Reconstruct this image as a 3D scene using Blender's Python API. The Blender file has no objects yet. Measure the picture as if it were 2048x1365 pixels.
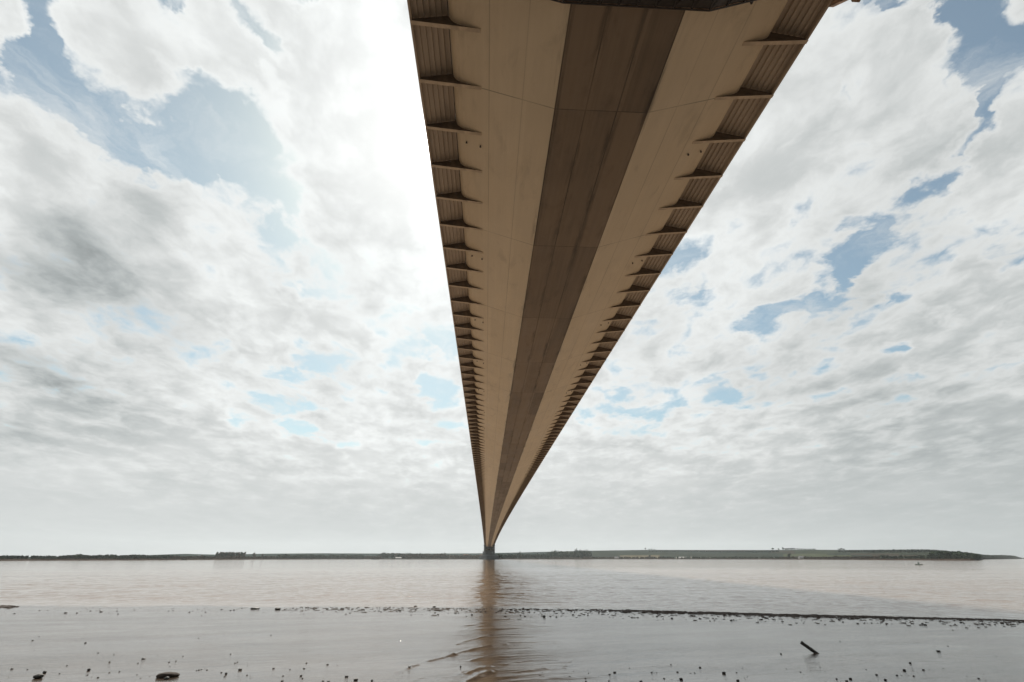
import bpy, bmesh, math, random
import numpy as np
from mathutils import Vector, Matrix
R = random.Random(7)
rng = np.random.default_rng(7)
sc = bpy.context.scene
COL = sc.collection

# ------------------------------------------------------------------ camera
CAM_H = 2.6
F, PITCH, YAW = 958.35, 0.4257, 0.04925        # focal length for a 2048 px wide frame
cam_d = bpy.data.cameras.new('camera'); cam = bpy.data.objects.new('camera', cam_d); COL.objects.link(cam)
cam.location = (0, 0, CAM_H); cam.rotation_euler = (math.pi/2 + PITCH, 0, -YAW)
cam_d.sensor_width = 36; cam_d.lens = F/2048*36; cam_d.clip_end = 200000; cam_d.clip_start = 0.1
sc.camera = cam
_fw = Vector((math.sin(YAW)*math.cos(PITCH), math.cos(YAW)*math.cos(PITCH), math.sin(PITCH)))
_rt = Vector((math.cos(YAW), -math.sin(YAW), 0)); _up = _rt.cross(_fw)
def look(x, y):
    """direction seen in the photograph at pixel x, y: used to survey where real things stand"""
    return (_fw + _rt*((x-1024)/F) + _up*((682.5-y)/F)).normalized()
def at_z(x, y, z=0.0):
    v = look(x, y); t = (z-CAM_H)/v.z
    return Vector((v.x*t, v.y*t, z))
def at_dist(x, y, D):
    v = look(x, y); t = D/math.hypot(v.x, v.y)
    return Vector((v.x*t, v.y*t, CAM_H+v.z*t))

# ------------------------------------------------------------------ helpers
def tag(o, label=None, cat=None, group=None, kind=None):
    if label: o['label'] = label
    if cat: o['category'] = cat
    if group: o['group'] = group
    if kind: o['kind'] = kind
    return o
def empty(name, loc=(0,0,0)):
    o = bpy.data.objects.new(name, None); COL.objects.link(o); o.location = loc; o.empty_display_size = .5
    return o
def link(name, me, m, parent=None, smooth=False):
    o = bpy.data.objects.new(name, me); COL.objects.link(o)
    if m is not None: me.materials.append(m)
    if smooth:
        for p in me.polygons: p.use_smooth = True
    if parent is not None: o.parent = parent
    return o
class MB:
    def __init__(s): s.v = []; s.f = []
    def box(s, x0, x1, y0, y1, z0, z1):
        n = len(s.v)
        s.v += [(x0,y0,z0),(x1,y0,z0),(x1,y1,z0),(x0,y1,z0),(x0,y0,z1),(x1,y0,z1),(x1,y1,z1),(x0,y1,z1)]
        s.f += [(n,n+3,n+2,n+1),(n+4,n+5,n+6,n+7),(n,n+1,n+5,n+4),(n+1,n+2,n+6,n+5),(n+2,n+3,n+7,n+6),(n+3,n,n+4,n+7)]
        return s
    def frustum(s, c0, h0, c1, h1):
        """box with other size at top: centre, half sizes"""
        n = len(s.v)
        for c, h in ((c0,h0),(c1,h1)):
            for sx, sy in ((-1,-1),(1,-1),(1,1),(-1,1)): s.v.append((c[0]+sx*h[0], c[1]+sy*h[1], c[2]))
        s.f += [(n,n+3,n+2,n+1),(n+4,n+5,n+6,n+7),(n,n+1,n+5,n+4),(n+1,n+2,n+6,n+5),(n+2,n+3,n+7,n+6),(n+3,n,n+4,n+7)]
        return s
    def tube(s, pts, r, k=8, caps=True):
        pts = [Vector(p) for p in pts]; n0 = len(s.v)
        rr = r if isinstance(r, (list, tuple)) else [r]*len(pts)
        for i, p in enumerate(pts):
            t = (pts[min(i+1, len(pts)-1)]-pts[max(i-1, 0)]).normalized()
            a = t.cross(Vector((0,0,1)));
            if a.length < .05: a = t.cross(Vector((1,0,0)))
            a.normalize(); b = t.cross(a)
            for j in range(k):
                th = 2*math.pi*j/k; s.v.append(tuple(p+(a*math.cos(th)+b*math.sin(th))*rr[i]))
        for i in range(len(pts)-1):
            for j in range(k):
                a0 = n0+i*k+j; a1 = n0+i*k+(j+1)%k
                s.f.append((a0, a1, a1+k, a0+k))
        if caps:
            s.f.append(tuple(n0+j for j in range(k))[::-1]); s.f.append(tuple(n0+(len(pts)-1)*k+j for j in range(k)))
        return s
    def poly_prism(s, pts, axis_a, axis_b):
        """closed outline pts (3-D) thickened from offset axis_a to axis_b"""
        n = len(s.v); k = len(pts)
        for o in (axis_a, axis_b):
            s.v += [(p[0]+o[0], p[1]+o[1], p[2]+o[2]) for p in pts]
        s.f.append(tuple(range(n, n+k))[::-1]); s.f.append(tuple(range(n+k, n+2*k)))
        for i in range(k):
            j = (i+1) % k; s.f.append((n+i, n+j, n+k+j, n+k+i))
        return s
    def mesh(s, name):
        me = bpy.data.meshes.new(name); me.from_pydata(s.v, [], s.f); me.update()
        bm = bmesh.new(); bm.from_mesh(me); bmesh.ops.recalc_face_normals(bm, faces=bm.faces); bm.to_mesh(me); bm.free()
        return me
    def build(s, name, m, parent=None, smooth=False):
        return link(name, s.mesh(name), m, parent, smooth)

# ------------------------------------------------------------------ material helpers
def newmat(name):
    m = bpy.data.materials.new(name); m.use_nodes = True; nt = m.node_tree
    return m, nt, nt.nodes['Principled BSDF']
class N:
    def __init__(s, nt): s.nt = nt
    def new(s, t, **kw):
        n = s.nt.nodes.new(t)
        for k, v in kw.items():
            if k == 'op': n.operation = v
            elif hasattr(n, k) and not k[0].isupper(): setattr(n, k, v)
        return n
    def put(s, sock, v):
        if isinstance(v, bpy.types.NodeSocket): s.nt.links.new(v, sock)
        elif v is not None: sock.default_value = v
    def math(s, op, a, b=None, c=None, clamp=False):
        n = s.nt.nodes.new('ShaderNodeMath'); n.operation = op; n.use_clamp = clamp
        s.put(n.inputs[0], a); s.put(n.inputs[1], b)
        if c is not None: s.put(n.inputs[2], c)
        return n.outputs[0]
    def vec(s, op, a, b=None, scale=None):
        n = s.nt.nodes.new('ShaderNodeVectorMath'); n.operation = op
        s.put(n.inputs[0], a)
        if b is not None: s.put(n.inputs[1], b)
        if scale is not None: s.put(n.inputs['Scale'], scale)
        return n.outputs['Value'] if op in ('DOT_PRODUCT', 'LENGTH', 'DISTANCE') else n.outputs[0]
    def comb(s, x, y, z=0.0):
        n = s.nt.nodes.new('ShaderNodeCombineXYZ'); s.put(n.inputs[0], x); s.put(n.inputs[1], y); s.put(n.inputs[2], z)
        return n.outputs[0]
    def sep(s, v):
        n = s.nt.nodes.new('ShaderNodeSeparateXYZ'); s.put(n.inputs[0], v); return n.outputs
    def noise(s, v, scale, detail=4, rough=.5, dist=0.0, dims='3D'):
        n = s.nt.nodes.new('ShaderNodeTexNoise'); n.noise_dimensions = dims
        s.put(n.inputs['Vector'], v); n.inputs['Scale'].default_value = scale; n.inputs['Detail'].default_value = detail
        n.inputs['Roughness'].default_value = rough; n.inputs['Distortion'].default_value = dist
        return n.outputs[0]
    def ramp(s, v, a, b, c=0.0, d=1.0, smooth=True):
        n = s.nt.nodes.new('ShaderNodeMapRange'); n.interpolation_type = 'SMOOTHSTEP' if smooth else 'LINEAR'
        s.put(n.inputs[0], v); n.inputs[1].default_value = a; n.inputs[2].default_value = b
        n.inputs[3].default_value = c; n.inputs[4].default_value = d
        return n.outputs[0]
    def mix(s, f, a, b):
        n = s.nt.nodes.new('ShaderNodeMix'); n.data_type = 'RGBA'
        s.put(n.inputs[0], f)
        s.put(n.inputs[6], a if isinstance(a, bpy.types.NodeSocket) else (*a, 1) if len(a) == 3 else a)
        s.put(n.inputs[7], b if isinstance(b, bpy.types.NodeSocket) else (*b, 1) if len(b) == 3 else b)
        return n.outputs[2]
    def bump(s, h, strength=1.0, dist=1.0, normal=None):
        n = s.nt.nodes.new('ShaderNodeBump'); s.put(n.inputs['Height'], h)
        n.inputs['Strength'].default_value = strength; n.inputs['Distance'].default_value = dist
        if normal is not None: s.put(n.inputs['Normal'], normal)
        return n.outputs[0]
    def obj(s): return s.nt.nodes.new('ShaderNodeTexCoord').outputs['Object']
    def link(s, a, b): s.nt.links.new(a, b)

def simple(name, col, rough=.7, var=.25, scale=2.0, metal=0.0, bump=0.0, coords_scale=(1,1,1)):
    m, nt, b = newmat(name); n = N(nt)
    p = n.vec('MULTIPLY', n.obj(), coords_scale)
    v = n.noise(p, scale, 5, .6)
    dark = tuple(c*(1-var) for c in col); lite = tuple(min(1, c*(1+var)) for c in col)
    n.link(n.mix(n.ramp(v, .3, .7), dark, lite), b.inputs['Base Color'])
    b.inputs['Roughness'].default_value = rough; b.inputs['Metallic'].default_value = metal
    if bump: n.link(n.bump(v, 1.0, bump), b.inputs['Normal'])
    return m

# ------------------------------------------------------------------ world: sky with a broken cloud layer
SUN_DIR = look(866, 285)
SUN_EL = math.asin(SUN_DIR.z); SUN_AZ = math.atan2(SUN_DIR.x, SUN_DIR.y)
w = bpy.data.worlds.new("World"); sc.world = w; w.use_nodes = True
nt = w.node_tree; nt.nodes.clear(); n = N(nt)
out = nt.nodes.new('ShaderNodeOutputWorld'); bg = nt.nodes.new('ShaderNodeBackground')
SKY_STRENGTH = 0.1
bg.inputs['Strength'].default_value = SKY_STRENGTH*.74
nt.links.new(bg.outputs[0], out.inputs[0])
sky = nt.nodes.new('ShaderNodeTexSky'); sky.sky_type = 'NISHITA'; sky.sun_disc = False
sky.sun_elevation = SUN_EL; sky.sun_rotation = SUN_AZ; sky.air_density = 1.0; sky.dust_density = 1.0; sky.ozone_density = 1.5
D = nt.nodes.new('ShaderNodeTexCoord').outputs['Generated']
dx, dy, dz = n.sep(D)[:3]
dzc = n.math('MAXIMUM', dz, 0.0)
K = 0.16                                             # cloud layer flattening towards the horizon
inv = n.math('DIVIDE', 1.0, n.math('ADD', dzc, K))
px = n.math('MULTIPLY', dx, inv); py = n.math('MULTIPLY', dy, inv)
P0 = n.comb(px, py, 1.0)
def plane(x, y):
    v = look(x, y); k = 1/(max(v.z, 0)+K); return np.array([v.x*k, v.y*k])
# domain warp for ragged edges
wn = nt.nodes.new('ShaderNodeTexNoise'); wn.inputs['Scale'].default_value = 4.5; wn.inputs['Detail'].default_value = 7; wn.inputs['Roughness'].default_value = .62
nt.links.new(P0, wn.inputs['Vector'])
warp = n.vec('MULTIPLY', n.vec('SUBTRACT', wn.outputs['Color'], (.5,.5,.5)), (.26,.26,0))
PW = n.vec('ADD', P0, warp)
def ellipse(cx, cy, a, b, ang, vec=None, r0=.25, r1=1.75):
    """soft opening or bank in the cloud layer, placed by direction"""
    t = math.radians(ang); c = plane(cx, cy)
    u = (plane(cx+a*math.cos(t), cy+a*math.sin(t))-plane(cx-a*math.cos(t), cy-a*math.sin(t)))/2
    v = (plane(cx-b*math.sin(t), cy+b*math.cos(t))-plane(cx+b*math.sin(t), cy-b*math.cos(t)))/2
    M = np.linalg.inv(np.array([u, v]).T); k = -M@c
    q1 = n.vec('DOT_PRODUCT', vec, (M[0,0], M[0,1], k[0])); q2 = n.vec('DOT_PRODUCT', vec, (M[1,0], M[1,1], k[1]))
    return n.ramp(n.vec('LENGTH', n.comb(q1, q2)), r0, r1, 1.0, 0.0)
def total(lst, vec):
    acc = None
    for (cx, cy, a, b, ang, s) in lst:
        e = n.math('MULTIPLY', ellipse(cx, cy, a, b, ang, vec), s)
        acc = e if acc is None else n.math('ADD', acc, e)
    return acc
GAPS = [(95,70,120,32,62,.9),(60,165,130,50,32,.9),(180,235,150,55,35,1),(265,290,90,50,30,.8),(375,290,110,80,30,1),(440,225,70,36,20,.8),(450,300,70,40,25,.75),
        (530,345,110,28,30,.75),(580,450,80,34,50,.8),(580,560,75,36,30,.85),(528,55,60,24,62,.75),(515,145,38,18,50,.7),(310,130,40,14,35,.5),
        (385,150,35,14,20,.6),(345,8,30,18,0,.6),(605,3,40,14,0,.6),(806,18,30,30,0,.6),(700,210,30,14,30,.3),(612,738,75,22,-12,.75),
        (555,806,42,20,0,.7),(505,845,45,20,0,.6),(605,862,48,14,15,.65),(618,665,24,36,0,.55),(868,690,36,45,60,.65),(856,770,60,28,40,.8),
        (760,620,60,30,30,.5),(690,885,60,10,10,.35),(890,850,30,14,0,.4),(420,800,30,10,20,.3),
        (1985,45,110,55,20,1.15),(1945,150,70,55,60,1),(1880,25,60,20,0,.6),(2030,120,40,40,0,.7),(1925,300,75,22,-55,.95),(1965,230,34,18,-60,.7),
        (1830,378,56,24,-15,.9),(1728,488,78,28,-48,1.0),(1690,550,40,16,-60,.7),(1368,522,32,18,-20,.6),(1385,580,26,16,-30,.6),
        (1590,612,85,15,-6,.9),(1517,648,34,18,0,.85),(1741,600,52,16,0,.8),(1868,632,46,14,5,.7),(1782,704,34,10,-10,.6),(1440,782,28,13,0,.7),
        (1259,826,60,15,5,.8),(1130,900,26,10,0,.4),(1755,8,34,12,0,.6),(1690,434,34,14,0,.6),(2005,520,26,36,-30,.5),(1620,275,70,8,-30,.45),
        (1450,355,36,8,-40,.35),(1660,190,22,14,50,.4),(1230,790,30,12,10,.5),(1285,640,40,10,10,.35)]
BANKS = [(330,80,210,75,15,.85),(25,60,45,70,0,.9),(540,150,110,40,20,.5),(700,420,110,60,10,.5),(160,420,260,110,30,.6),(760,260,150,210,0,.9),(1700,250,200,120,-35,.4),(1480,380,150,130,0,.7),(1560,230,140,100,-30,.6),(1250,120,200,150,0,.5),(1560,500,90,60,-40,.5),
         (560,620,200,70,20,.3),(1950,640,200,80,0,.35),(1990,400,70,60,-40,.5)]
gap = total(GAPS, PW); bank = total(BANKS, PW)
# broken cloud structure, drawn out a little along the wind (the bridge's heading)
PN = n.vec('MULTIPLY', PW, (1.0, .62, 1.0))
PC = n.vec('MULTIPLY', n.vec('ADD', P0, n.vec('SCALE', warp, scale=.35)), (1.0, .75, 1.0))
n1 = n.noise(PN, 2.4, 4, .5, .2)
n2 = n.noise(PC, 7.0, 9, .60, .15)                  # small cells of the broken sheet
def mul(a, b): return n.math('MULTIPLY', a, b)
def cen(a): return n.math('SUBTRACT', a, .5)
cover = n.math('ADD', n.math('ADD', mul(cen(n1), 1.3), mul(cen(n2), 2.7)), .50)
cover = n.math('ADD', n.math('SUBTRACT', cover, mul(gap, .80)), mul(bank, .55))
frag = n.ramp(n.noise(n.vec('ADD', PC, (4.1, 1.7, 0)), 5.2, 8, .60, .1), .50, .66, 0.0, .62)
cover = n.math('ADD', cover, mul(frag, n.ramp(gap, .15, .8)))
cover = n.math('ADD', cover, n.ramp(dz, .02, .30, .75, 0.0))
alpha = n.ramp(cover, -.05, .48)
# thin streaks drifting through the open sky
wisp = mul(n.ramp(n.noise(n.vec('MULTIPLY', PW, (1.0, .7, 1.0)), 5.0, 9, .68, .5), .44, .80), .7)
alpha = n.math('MAXIMUM', alpha, wisp)
# cloud brightness: lit thin rims, greyer middles, grey banks low on the left
GREY = [(180,470,150,70,-20,.9),(230,600,200,70,10,1.0),(110,740,210,70,0,1.1),(250,830,200,50,0,.6),(40,880,220,50,0,.6),(60,600,100,50,0,.5),(420,690,130,35,0,.4),
        (1900,860,320,120,0,.25),(1780,300,160,80,-35,.10)]
grey = total(GREY, n.vec('ADD', P0, n.vec('SCALE', warp, scale=.8)))
n3 = n.noise(n.vec('ADD', PN, (7.3, 2.1, 0)), 2.6, 5, .5, .2)
rim = n.ramp(cover, .25, 1.15, .05, -.10)
shade = n.math('ADD', mul(cen(n3), .40), n.math('ADD', mul(cen(n2), -.30), rim))
lum = n.math('ADD', .765, shade)
lum = n.math('SUBTRACT', lum, mul(grey, n.ramp(n1, .3, .6, .27, .14)))
cosang = n.vec('DOT_PRODUCT', D, tuple(SUN_DIR))
glow1 = n.math('POWER', n.math('MAXIMUM', cosang, 0.0), 9.0)
glow2 = n.math('POWER', n.math('MAXIMUM', cosang, 0.0), 90.0)
glow3 = n.math('POWER', n.math('MAXIMUM', cosang, 0.0), 1500.0)
lum = n.math('ADD', lum, n.math('MULTIPLY', glow1, .16))
hz = n.ramp(dz, 0.0, .24, 1.0, 0.0)
lum = n.math('ADD', n.math('MULTIPLY', lum, n.math('SUBTRACT', 1.0, n.math('MULTIPLY', hz, .85))), n.math('MULTIPLY', hz, .85*.585))
side = n.math('MULTIPLY', n.ramp(dx, .1, .9, 0.0, 1.0), .13)       # the sky away from the sun is a little dimmer
lum = n.math('SUBTRACT', lum, side)
lum = n.math('MULTIPLY', lum, n.ramp(cosang, -.6, .35, .62, 1.0))      # clouds behind, away from the sun, are duller
lum = n.math('MAXIMUM', lum, .12)
tint = n.mix(n.ramp(lum, .3, .72), (.925, 1.0, 1.005), (.975, 1.0, .99))
cl = n.vec('SCALE', tint, scale=n.math('MULTIPLY', lum, 1/SKY_STRENGTH))
veil = n.math('ADD', n.math('MULTIPLY', glow2, .38), n.math('MULTIPLY', glow3, 6.0))
skyc = n.vec('MULTIPLY', sky.outputs[0], (.90, .985, .84))
skyc = n.vec('ADD', skyc, n.vec('SCALE', (1.0, 1.05, 1.03), scale=.075/SKY_STRENGTH))
mixed = n.mix(alpha, skyc, cl)
fin = n.vec('ADD', mixed, n.vec('SCALE', (1.0, .985, .95), scale=n.math('MULTIPLY', veil, 1/SKY_STRENGTH)))
nt.links.new(fin, bg.inputs['Color'])
w.cycles.sampling_method = 'MANUAL'; w.cycles.sample_map_resolution = 1024

sd = bpy.data.lights.new('sun', 'SUN'); so = bpy.data.objects.new('sun', sd); COL.objects.link(so)
sd.energy = 4.6; sd.angle = math.radians(4.0); sd.color = (1.0, .94, .84)
so.rotation_euler = SUN_DIR.to_track_quat('Z', 'Y').to_euler()

# ------------------------------------------------------------------ bridge
CX, Z0 = 8.192, 31.125+CAM_H
GR, QR = 0.016073, 1.18181e-5
YB, SP = 21.498, 4.525                # first bracket seen, bracket spacing
def zc(Y): return GR*Y - QR*Y*Y if Y > 0 else GR*Y
D_T = 1400.0

def deck_material(name, col, dark, streak=.5, centre=False):
    m, nt, b = newmat(name); n = N(nt)
    o = n.obj(); x, y, z = n.sep(o)[:3]
    sec = n.math('FLOOR', n.math('DIVIDE', n.math('SUBTRACT', y, YB+SP), 18.1))
    wn = nt.nodes.new('ShaderNodeTexWhiteNoise'); wn.noise_dimensions = '2D'
    nt.links.new(n.comb(sec, n.math('FLOOR', n.math('DIVIDE', x, 2.44))), wn.inputs['Vector'])
    v1 = n.noise(n.vec('MULTIPLY', o, (1.0, .16, 1.0)), .9, 6, .62)
    v2 = n.noise(n.vec('MULTIPLY', o, (1.6, .03, 1.0)), 2.2, 4, .6)
    v3 = n.noise(o, .22, 3, .5)
    f = n.math('ADD', n.math('MULTIPLY', v1, .5), n.math('ADD', n.math('MULTIPLY', v2, streak*.5), n.math('MULTIPLY', v3, .35)))
    f = n.math('ADD', f, n.math('MULTIPLY', wn.outputs[0], .42 if centre else .10))
    c = n.mix(n.ramp(f, .42, 1.0 if not centre else 1.15), dark, col)
    sm = n.ramp(n.noise(n.vec('MULTIPLY', o, (.55, .22, 1)), 1.0, 7, .68, .4), .52, .74, 0.0, .30)
    c = n.mix(sm, c, tuple(k*.45 for k in dark))
    # plate seams: across every 18.1 m, lengthwise at the plate edges
    fr = n.math('ABSOLUTE', n.math('SUBTRACT', n.math('FRACT', n.math('ADD', n.math('DIVIDE', n.math('SUBTRACT', y, YB+SP), 18.1), .5)), .5))
    seam = n.ramp(fr, .0012, .0030, .72, 0.0, False)
    wob = n.math('MULTIPLY', n.math('SUBTRACT', n.noise(o, .6, 3), .5), .03)
    xs = n.math('ABSOLUTE', n.math('ADD', n.math('SUBTRACT', x, CX), wob))
    for X, s in ((1.22, .75), (3.60, .8), (6.1, .38), (8.7, .34)):
        dd = n.math('ABSOLUTE', n.math('SUBTRACT', xs, X))
        seam = n.math('MAXIMUM', seam, n.ramp(dd, .025, .07 if X < 5 else .05, s, 0.0, False))
        if X < 5:   # rust and dirt bleeding from the seam
            bl = n.math('MULTIPLY', n.ramp(dd, .03, .55, .8, 0.0), n.ramp(n.noise(n.vec('MULTIPLY', o, (1.2, .13, 1)), 1.0, 6, .65), .47, .66))
            seam = n.math('MAXIMUM', seam, bl)
    seam = n.math('MULTIPLY', seam, n.ramp(n.noise(n.vec('MULTIPLY', o, (1, .3, 1)), .35, 3), .3, .62, .45, 1.0))
    c = n.mix(seam, c, tuple(k*.22 for k in dark))
    n.link(c, b.inputs['Base Color'])
    n.link(n.ramp(v1, .3, .7, .55, .75), b.inputs['Roughness'])
    n.link(n.bump(n.math('ADD', n.math('MULTIPLY', v3, .3), n.math('MULTIPLY', seam, -.05)), .6, .25), b.inputs['Normal'])
    return m
M_deck = deck_material('painted_steel', (.82,.745,.59), (.67,.60,.46))
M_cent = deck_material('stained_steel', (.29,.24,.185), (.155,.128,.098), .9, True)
M_foot = deck_material('footway_plate', (.62,.56,.48), (.42,.37,.31), .8)
M_brk = simple('bracket_paint', (.62,.54,.43), .6, .2, 1.2); M_web = simple('shaded_web_paint', (.15,.12,.09), .8, .3, 1.2)  # web colour darkened to stand in for the shade on the backlit faces
M_conc = simple('tower_concrete', (.11,.125,.13), .95, .25, .08, coords_scale=(1,1,.4))
M_road = simple('asphalt', (.05,.05,.05), .9)
M_rust = simple('gantry_mesh', (.45,.33,.25), .8, .45, 1.5)
M_dark = simple('dark_steel', (.045,.04,.036), .6, .3, 3)
M_galv = simple('cable_steel', (.3,.31,.3), .5, .15, 1)

bridge = tag(empty('suspension_bridge', (CX, 0, 0)), 'long suspension bridge crossing the estuary overhead, beige steel deck narrowing to a dark concrete tower', 'bridge')
def child(o): o.parent = bridge; o.matrix_parent_inverse = Matrix.Translation((-CX, 0, 0)); return o

def stations(y0=-60, y1=1950, step=9.05):
    k = int((y1-y0)/step); return [y0+i*(y1-y0)/k for i in range(k+1)]
def extrude(profile, name, m, closed=True, ys=None):
    """profile: (x, z) relative to deck centre line and soffit, carried along the cambered deck"""
    ys = ys or stations(); k = len(profile); v = []; f = []
    for Y in ys:
        dz_ = zc(Y)
        v += [(CX+x, Y, Z0+z+dz_) for x, z in profile]
    for i in range(len(ys)-1):
        for j in range(k if closed else k-1):
            a = i*k+j; b = i*k+(j+1) % k; f.append((a, b, b+k, a+k))
    if closed: f.append(tuple(range(k))); f.append(tuple(range((len(ys)-1)*k, len(ys)*k))[::-1])
    me = bpy.data.meshes.new(name); me.from_pydata(v, [], f); me.update()
    bm = bmesh.new(); bm.from_mesh(me); bmesh.ops.recalc_face_normals(bm, faces=bm.faces); bm.to_mesh(me); bm.free()
    return child(link(name, me, m))
slope = 1.94/(9.363-3.65)
def soff(x):                                    # underside height at distance x from the centre line
    x = abs(x)
    if x <= 3.65: return 0.0
    if x <= 10.9: return (x-3.65)*slope
    return float(np.interp(x, [c[0] for c in CURVE], [c[1] for c in CURVE]))
K0 = 7.25*slope
CURVE = [(10.9, K0), (11.2, K0+.17), (11.4, K0+.40), (11.52, K0+.65), (11.6, K0+.95)]
half = [(3.65, 0.0), (6.2, soff(6.2)), (8.7, soff(8.7))] + CURVE + [(11.62, 4.4), (11.0, 4.5)]
prof = half + [(0, 4.65)] + [(-x, z) for x, z in half[::-1]] + [(0, 0.06)]
# the box body; its flat bottom is a separate stained panel strip set 2-3 mm proud
extrude([p for p in prof if p != (0, 0.06)], 'deck_box', M_deck)
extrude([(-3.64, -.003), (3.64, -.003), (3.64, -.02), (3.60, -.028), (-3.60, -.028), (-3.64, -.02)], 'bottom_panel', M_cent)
for s in (-1, 1):
    pr = []
    n_st = 6; x0, x1 = 11.66, 14.1; zA, zB = 3.34, 2.80
    for i in range(n_st):                       # lapped strips: each one steps down over the next
        a = i/n_st; b_ = (i+1)/n_st
        pr.append((x0+(x1-x0)*a, zA+(zB-zA)*a+.0)); pr.append((x0+(x1-x0)*b_-.03, zA+(zB-zA)*b_+.13))
    pr += [(14.1, 2.60), (14.25, 2.60), (14.25, 3.30), (x0, 4.35)]
    extrude([(s*x, z) for x, z in pr], 'footway', M_foot)
    # handrail of the footway
    mb = MB()
    for Yr in (stations(-60, 1950, 18.1),):
        for zr in (3.9, 4.35): mb.tube([(CX+s*14.15, Y, Z0+zr+zc(Y)) for Y in Yr], .04, 5)
    mb.tube([(CX+s*14.15, Y, Z0+3.35+zc(Y)) for Y in Yr], .05, 5)
    child(mb.build('handrail', M_galv))
# cantilever brackets
def bracket_mesh(s):
    mb = MB()
    top = [(9.363, soff(9.363)+.01), (10.9, soff(10.9)+.01), (11.2, soff(11.2)+.01), (11.4, soff(11.4)+.01), (11.52, soff(11.52)+.01), (11.62, 3.36), (14.15, 2.82)]
    bot = [(14.2, 2.47), (9.363, 1.92)]
    outl = [(s*x, 0, z) for x, z in top+bot]
    mb.poly_prism(outl, (0,-.02,0), (0,.02,0))
    mb.poly_prism([(s*9.30, 0, 1.945), (s*9.42, 0, 1.925), (s*14.2, 0, 2.465), (s*14.2, 0, 2.44), (s*9.42, 0, 1.895), (s*9.30, 0, 1.915)], (0,-.14,0), (0,.14,0))
    me = mb.mesh('bracket')
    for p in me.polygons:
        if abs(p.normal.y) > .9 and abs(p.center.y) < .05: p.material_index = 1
    return me
bmL, bmR = bracket_mesh(-1), bracket_mesh(1)
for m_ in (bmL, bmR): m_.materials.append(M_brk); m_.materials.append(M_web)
n_first, n_last = -2, int((D_T-8-YB)/SP)
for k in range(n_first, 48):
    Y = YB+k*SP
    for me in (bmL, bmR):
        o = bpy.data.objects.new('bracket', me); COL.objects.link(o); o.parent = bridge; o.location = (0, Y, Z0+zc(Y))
# the hundreds beyond
vs = {0: np.array([v.co for v in bmL.vertices]), 1: np.array([v.co for v in bmR.vertices])}
V = []; FF = []; MI = []
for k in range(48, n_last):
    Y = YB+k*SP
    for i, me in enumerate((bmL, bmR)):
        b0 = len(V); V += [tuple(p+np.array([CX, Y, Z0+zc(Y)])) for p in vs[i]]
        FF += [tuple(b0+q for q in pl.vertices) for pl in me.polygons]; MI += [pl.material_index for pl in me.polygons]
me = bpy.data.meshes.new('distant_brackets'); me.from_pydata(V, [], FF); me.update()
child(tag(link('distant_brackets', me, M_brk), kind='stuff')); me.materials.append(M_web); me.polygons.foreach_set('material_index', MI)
# drain outlets every 18.1 m on both sides
mb = MB(); mb.tube([(0,0,.1),(0,0,-.10)], .06, 10); mb.tube([(0,0,-.10),(0,0,-.16)], .085, 10)
dme = mb.mesh('drain_outlet'); dme.materials.append(M_dark)
for k in range(0, 14):
    Y = YB+(2.3+4*k)*SP
    for s, X in ((-1, 9.45), (-1, 10.7), (1, 9.45), (1, 10.7)):
        o = bpy.data.objects.new('drain_outlet', dme); COL.objects.link(o); o.parent = bridge
        o.location = (s*X, Y, Z0+zc(Y)+soff(X)-.02)
# tower in the water
tw = tag(empty('tower', (0, D_T, 0))); tw.parent = bridge
def leg(s):
    mb = MB(); z0, z1 = 9.0, 155.0
    for i in range(16):
        a, b_ = i/16, (i+1)/16
        wa, wb = 3.25-1.0*a, 3.25-1.0*b_
        mb.frustum((s*(11.6-.6*a), 0, z0+(z1-z0)*a), (wa, wa), (s*(11.6-.6*b_), 0, z0+(z1-z0)*b_), (wb, wb))
    return mb
for s in (-1, 1): leg(s).build('leg', M_conc, tw)
mb = MB(); mb.frustum((0,0,0), (26,9.2), (0,0,8.6), (26,9.2)); mb.frustum((0,0,8.6), (25.2,8.6), (0,0,11.2), (17,6.5))
mb.build('caisson', M_conc, tw)
mb = MB(); mb.box(-7.6,7.6,-1.6,1.6,10.8,22.0); mb.box(-8.4,8.4,-2.4,2.4,25.2,31.6); mb.box(-16.2,-14.5,-3,3,33.6,34.4); mb.box(14.5,16.2,-3,3,33.6,34.4)
mb.build('portal_beam', M_conc, tw)
for z in (66, 98, 132):
    mb = MB(); mb.box(-8.3,8.3,-2,2,z,z+7); mb.build('cross_beam', M_conc, tw)
mb = MB(); mb.box(-17.5,-15.0,-4,4,9.2,19.5); mb.build('fender_block', M_conc, tw)
# near tower on the bank, unseen behind the camera, added to block rear light
tn = empty('tower', (0, -18, 0)); tn.parent = bridge
for s in (-1, 1): leg(s).build('leg', M_conc, tn)
MB().box(-8.4,8.4,-2.4,2.4,24.5,31.0).build('portal_beam', M_conc, tn)
MB().frustum((0,0,-1), (20,7), (0,0,9.02), (19,6.5)).build('added_tower_plinth', M_conc, tn)
# main cables and hangers
for s in (-1, 1):
    pts = []
    for i in range(61):
        Y = -10+1410*i/60; u = (Y-695)/705
        pts.append((CX+s*11.0, Y, 42+ (155-42)*u*u + 3))
    pts += [(CX+s*11.0, 1400+(550)*j/12, 158-(158-30)*(j/12)) for j in range(1, 13)]
    child(MB().tube(pts, .35, 8).build('main_cable', M_galv))
# side-span pier and anchorage on the far bank
mb = MB(); mb.box(-13,13,1905,1960,0,Z0+zc(1950)-.3); mb.frustum((0,1990,0),(17,30),(0,1990,26),(12,24)); mb.build('anchorage', M_conc, bridge)

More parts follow.
